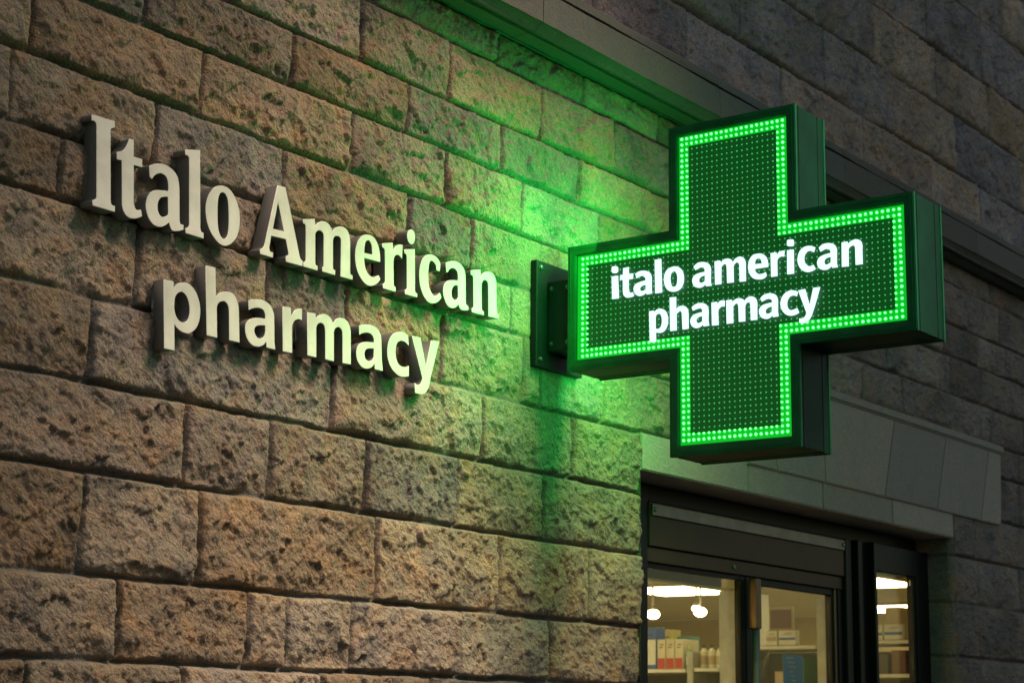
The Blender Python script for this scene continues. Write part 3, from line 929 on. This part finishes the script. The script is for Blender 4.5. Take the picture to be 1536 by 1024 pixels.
# doors
dl = part("door_leaf", M_FRAME, [(5.768, 5.79, FY + .02, FY + .065, .02, 2.186), (6.474, 6.510, FY + .018, FY + .045, .02, 2.186),
    (5.79, 6.474, FY + .02, FY + .045, 2.168, 2.186), (5.79, 6.474, FY + .02, FY + .045, .02, .22)], bev=.002)
dr = part("door_leaf", M_FRAME, [(6.516, 6.625, FY + .016, FY + .05, .02, 2.186), (7.262, 7.277, FY + .02, FY + .05, .02, 2.186), (7.300, 7.342, FY + .006, FY + .065, .02, 2.186),
    (6.625, 7.262, FY + .02, FY + .05, 2.160, 2.186), (6.625, 7.262, FY + .02, FY + .05, .02, .22)], bev=.002)
part("painted_stile_sheen", M_HANDLE, [(7.278, 7.299, FY + .012, FY + .05, .02, 2.186)], bev=.002)  # bronze strip standing in for warm shop light on the stile edge
def pane(x0, x1, z0, z1, y, parent, name="glass_pane"):
    bm = bmesh.new(); box(bm, x0, x1, y, y + .004, z0, z1); fix_normals(bm)
    return mesh_obj(name, bm_mesh(name, bm), M_GLASS, parent)
pane(5.7905, 6.4735, .2205, 2.1675, FY + .032, dl)
pane(6.6255, 7.2615, .2205, 2.1595, FY + .034, dr)
pane(7.5585, 7.9845, .05, 2.2845, .13, sf)
# pull handle: flat bronze bracket above a round bar
h = part("handle", M_HANDLE, [(6.515, 6.556, FY - .030, FY + .004, 1.985, 2.178)], dr, .003)
bm = bmesh.new()
add_lathe(bm, [(.0, 0), (.015, 0), (.015, 1.06), (.0, 1.06)], 6.537, FY - .014, .925, 16)
box(bm, 6.527, 6.547, FY - .014, FY + .02, 1.02, 1.05)
bmesh.ops.remove_doubles(bm, verts=bm.verts[:], dist=1e-5)
fix_normals(bm)
mesh_obj("grab_bar", bm_mesh("grab_bar", bm), M_STRIP, h, smooth=True)

# blue leaflet stuck to the inside of the glass
M_BLUE = simple("blue_paper", (.02, .16, .30), .6)
_n, _l = M_BLUE.node_tree.nodes, M_BLUE.node_tree.links
_t = _n.new("ShaderNodeBsdfTranslucent"); _t.inputs[0].default_value = (.03, .30, .55, 1)
_m = _n.new("ShaderNodeMixShader"); _m.inputs[0].default_value = .6
_l.new(_n["Principled BSDF"].outputs[0], _m.inputs[1]); _l.new(_t.outputs[0], _m.inputs[2])
_l.new(_m.outputs[0], _n["Material Output"].inputs[0])
M_PALE = simple("pale_print", (.30, .42, .46), .6)
lf = part("window_leaflet", M_BLUE, [(6.872, 7.044, FY + .0455, FY + .0475, 1.765, 1.902)], None, .0)
tag(lf, "blue leaflet with pale print stuck inside the door glass", "leaflet")
part("leaflet_print", M_PALE, [(6.90 + .008 * k, 6.955 + .012 * (k % 3), FY + .0435, FY + .0452, 1.885 - .018 * k, 1.893 - .018 * k) for k in range(6)], lf, 0)

# ------------------------------------------------------------------ the shop inside
RX0, RX1, RY0, RY1, RZ = 5.3, 13.2, .30, 5.0, 2.46
def plain(name, mat, b):
    bm = bmesh.new(); box(bm, *b); fix_normals(bm)
    return setting(mesh_obj(name, bm_mesh(name, bm), mat))
plain("floor", M_FLOOR, (RX0, RX1, RY0 - .04, RY1, -.02, .012))
plain("ceiling", M_CEIL, (RX0, RX1, RY0 - .04, RY1, RZ, RZ + .1))
plain("wall_back", M_INWALL, (RX0, RX1, RY1, RY1 + .1, .013, RZ - .001))
plain("wall_right", M_INWALL, (RX1, RX1 + .1, RY0, RY1 + .1, .013, RZ - .001))
plain("wall_left", M_INWALL, (RX0 - .1, RX0, RY0, RY1 + .1, .013, RZ - .001))
plain("wall_front_right", M_INWALL, (8.60, RX1, RY0 - .06, RY0, .013, RZ - .001))
plain("wall_front_left", M_INWALL, (RX0, 5.46, RY0 - .06, RY0, .013, RZ - .001))
bk = part("bulkhead", M_BULK, [(5.6, 6.74, .40, .46, 2.165, 2.459), (6.742, 8.16, .40, .46, 2.36, 2.459)], None)
setting(bk)

def ceiling_light(x, y, w, d, label):
    t = thing("ceiling_light", label, "ceiling light", (x, y, RZ), "flat panel lights in the shop ceiling")
    part("light_frame", M_CEIL, [(x - w / 2 - .02, x + w / 2 + .02, y - d / 2 - .02, y + d / 2 + .02, RZ - .018, RZ - .001)], t)
    part("diffuser", M_TUBE, [(x - w / 2, x + w / 2, y - d / 2, y + d / 2, RZ - .024, RZ - .0185)], t, .001)
ceiling_light(10.15, 2.66, .62, .50, "long bright ceiling panel seen through the left door glass")
ceiling_light(10.1, 1.28, .62, .32, "bright ceiling panel seen through the narrow side window")
ceiling_light(6.0, .90, 1.1, .75, "added ceiling panel, out of view, at the left end of the shop front")  # unseen panel added to throw warm light on the right jamb
ceiling_light(7.1, 2.1, .9, .62, "added ceiling panel hidden just inside the shop door")  # unseen panel added to light the shop and the jamb
ceiling_light(12.3, 2.2, .62, .62, "added ceiling panel at the far end of the shop")  # extra panel added to brighten the interior
ceiling_light(8.3, 3.4, 1.2, .62, "added ceiling panel deep inside the shop, out of sight from the street")  # unseen extra panel added to brighten the interior
def spot(x, y, z, label, s=1.0):
    t = thing("ceiling_spot", label, "spotlight", (x, y, RZ), "spotlights hanging from the shop ceiling")
    bm = bmesh.new(); add_lathe(bm, [(.03, 0), (.03, -.02), (.006, -.024), (.006, z - RZ + .035), (.018, z - RZ + .03), (.018, z - RZ + .015)], x, y, RZ - .001, 12); fix_normals(bm)
    mesh_obj("stem", bm_mesh("stem", bm), M_CEIL, t)
    bm = bmesh.new(); bmesh.ops.create_uvsphere(bm, u_segments=16, v_segments=10, radius=.042 * s)
    bmesh.ops.scale(bm, vec=(1, 1, .72), verts=bm.verts[:])
    bmesh.ops.translate(bm, vec=(x, y, z), verts=bm.verts[:])
    mesh_obj("bulb", bm_mesh("bulb", bm), M_BULB, t, smooth=True)
spot(9.33, 2.0, 2.25, "glowing spotlight hanging in the middle of the left door glass", .9)
spot(9.285, 2.0, 2.268, "smaller lamp head touching the large glowing spotlight on its left", .62)
spot(8.82, 2.0, 2.21, "glowing spotlight cut off by the left door post", .9)

pcol = {k: simple(k, c, .5, 0, .08) for k, c in dict(cream_card=(.75, .68, .48), red_card=(.60, .05, .04), blue_card=(.05, .12, .42), green_plastic=(.05, .35, .17),
        tan_card=(.52, .40, .24), white_card=(.78, .76, .68), dark_card=(.06, .05, .05), yellow_card=(.72, .60, .18), teal_plastic=(.06, .25, .24), brown_card=(.16, .06, .03)).items()}
# shelving unit facing the door
SHX = 9.3
sh = thing("shelf_unit", "pale grey shelving full of packets facing the shop door", "shelving", (SHX, 1.5, 0))
posts = [(.60, .64), (1.20, 1.26), (1.74, 1.86), (2.03, 2.07), (2.62, 2.66)]
for a, b in posts:
    part("upright", M_GREYM, [(SHX - .004, SHX + .36, a, b, .012, 2.03 if b > 1.9 else (2.36 if a > 1.5 else 2.30))], sh)
bays = [((1.86, 2.03), [1.94, 1.60, 1.2, .8, .4, .1]), ((2.07, 2.62), [1.935, 1.60, 1.2, .8, .4, .1]),
        ((1.26, 1.74), [2.055, 1.80, 1.4, 1.0, .6, .2]), ((.64, 1.20), [2.075, 1.90, 1.5, 1.1, .7, .3])]
for (a, b), zs_ in bays:
    for z in zs_:
        part("shelf_board", M_GREYM, [(SHX, SHX + .35, a, b, z - .022, z)], sh)
        if z > 1.5:
            part("price_strip", pcol["white_card"], [(SHX - .006, SHX - .0012, a + .01, b - .01, z - .020, z - .004)], sh, 0)
M_BACKP = simple("shelf_back", (.16, .17, .14), .7)
part("back_panel", M_BACKP, [(SHX + .352, SHX + .37, .60, 1.74, .02, 2.03)], sh)
part("back_panel", M_BACKP, [(SHX + .352, SHX + .37, 1.86, 2.66, .02, 1.92)], sh)
rp = random.Random(21)
def carton(y0, y1, z0, h, mat, label, band=None, x=SHX + .02, dep=.18, grp="cartons on the shop shelves"):
    bm = bmesh.new(); box(bm, x, x + dep, y0, y1, z0, z0 + h, .003); fix_normals(bm)
    o = mesh_obj("carton", bm_mesh("carton", bm), pcol[mat], origin=((x + dep / 2), (y0 + y1) / 2, z0))
    tag(o, label, "carton", grp)
    if band:
        part("printed_mark", pcol["dark_card" if mat != "dark_card" else "tan_card"], [(x - .0025, x - .0005, y0 + (y1 - y0) * (.2 + .1 * k), y0 + (y1 - y0) * (.62 + .1 * k), z0 + h * (.80 - .09 * k), z0 + h * (.83 - .09 * k)) for k in range(2)], o, 0)
        part("printed_band", pcol[band[0]], [(x - .0025, x - .0005, y0 + .004, y1 - .004, z0 + h * band[1], z0 + h * band[2])], o, 0)
    return o
def bottle(y, z0, h, r, mat, cap, label, x=SHX + .07):
    bm = bmesh.new()
    add_lathe(bm, [(r * .9, 0), (r, .006), (r, h * .66), (r * .85, h * .74), (r * .42, h * .82), (r * .42, h * .86)], x, y, z0, 14); fix_normals(bm)
    o = mesh_obj("bottle", bm_mesh("bottle", bm), pcol[mat], origin=(x, y, z0))
    tag(o, label, "bottle", "bottles on the shop shelves")
    bm = bmesh.new(); add_lathe(bm, [(r * 1.012, h * .14), (r * 1.02, h * .15), (r * 1.02, h * .50), (r * 1.012, h * .51)], x, y, z0, 14); fix_normals(bm)
    mesh_obj("label", bm_mesh("label", bm), pcol["tan_card" if mat == "cream_card" else "white_card"], o)
    bm = bmesh.new(); add_lathe(bm, [(r * .5, h * .86), (r * .5, h * .98), (r * .44, h)], x, y, z0, 12); fix_normals(bm)
    mesh_obj("cap", bm_mesh("cap", bm), pcol[cap], o)
# left bay, upper shelf (seen through the left door glass)
carton(2.285, 2.40, 1.936, .235, "blue_card", "tall blue box with white figure at the left end of the shelf", ("white_card", .1, .7), dep=.1)
for k in range(3):
    carton(2.225 - k * .058, 2.278 - k * .058, 1.936, .165, "cream_card", ["cream box with red band beside the tall blue box", "cream box with red band, middle of three", "cream box with red band next to the green bottle"][k], ("red_card", .0, .36))
bottle(2.075, 1.941, .12, .022, "green_plastic", "yellow_card", "green bottle with pale cap right of the red banded boxes", x=SHX - .02 + .06)
for k in range(3):
    bottle(2.0 - k * .052, 1.941, .13, .021, "cream_card", "dark_card", ["cream bottle with dark cap, leftmost of three", "cream bottle with dark cap, middle of three", "cream bottle with dark cap, rightmost of three"][k])
# items beside the post
bottle(1.875, 1.941, .175, .026, "teal_plastic", "dark_card", "teal bottle with black top by the shelf post")
# lower shelf, left bay
for k, (w, hgt, m_) in enumerate([(.10, .215, "tan_card"), (.17, .225, "tan_card"), (.09, .19, "cream_card")]):
    y1 = 2.36 - sum([.11, .18, .1][:k])
    carton(y1 - w, y1, 1.601, hgt, m_, ["narrow tan carton on the lower left shelf", "wide tan carton on the lower left shelf", "cream carton on the lower left shelf"][k])
for k in range(4):      # a second row behind
    carton(2.56 - k * .13, 2.66 - k * .13, 1.936, .19 + .02 * (k % 3), ["tan_card", "white_card", "yellow_card", "teal_plastic"][k],
           ["tan box half hidden behind the tall blue box", "white box in the second row behind the blue box", "yellow box in the second row behind the cream boxes", "teal box in the second row behind the green bottle"][k], ("red_card", .55, .8) if k % 2 else ("white_card", .3, .7), x=SHX + .22, dep=.1)
# middle bay: framed display and white boxes
fr_ = thing("display_case", "dark brown framed display standing on the shelf behind the right door glass", "display case", (SHX + .02, 1.47, 2.055))
part("case_frame", pcol["tan_card"], [(SHX + .03, SHX + .05, 1.42, 1.565, 2.14, 2.265), ], fr_)
part("picture", pcol["brown_card"], [(SHX + .024, SHX + .0295, 1.43, 1.555, 2.148, 2.250)], fr_, 0)
part("stand", pcol["tan_card"], [(SHX + .05, SHX + .10, 1.44, 1.55, 2.0555, 2.139)], fr_)
carton(1.50, 1.570, 2.056, .078, "white_card", "small white box under the framed display, left one", ("tan_card", .3, .6), x=SHX - .002, dep=.04)
carton(1.385, 1.492, 2.056, .080, "white_card", "wide white box with blue mark under the framed display", ("blue_card", .35, .5), x=SHX - .002, dep=.04)
carton(1.40, 1.53, 1.801, .115, "tan_card", "tan box on the dark shelf below the white boxes")
carton(1.355, 1.392, 1.801, .19, "green_plastic", "upright green packet beside the tan box")
# right bay through the side window
carton(.78, .87, 2.076, .17, "tan_card", "tan parcel standing on the shelf in the side window", dep=.1)
carton(.875, .95, 2.076, .075, "white_card", "white box with grey mark in the side window, left one", ("blue_card", .3, .5), x=SHX - .003, dep=.05)
carton(.76, .868, 2.076, .078, "white_card", "white box with grey mark in the side window, right one", ("blue_card", .3, .5), x=SHX - .006, dep=.03)
carton(.86, .93, 1.901, .10, "dark_card", "dark box on the second shelf in the side window")
carton(.76, .84, 1.901, .12, "brown_card", "brown box on the second shelf in the side window")

# ------------------------------------------------------------------ ground outside
plain("pavement", M_PAVE, (-40, 60, -6.5, .0, -.12, .0))
plain("kerb", simple("kerb_stone", (.22, .21, .2), .8), (-40, 60, -6.72, -6.504, -.14, .004))
plain("road", M_ROAD, (-60, 80, -60, -6.73, -.2, -.13))
plain("shop_doorstep", M_PAVE, (5.48, 8.14, .002, .25, -.05, .008))
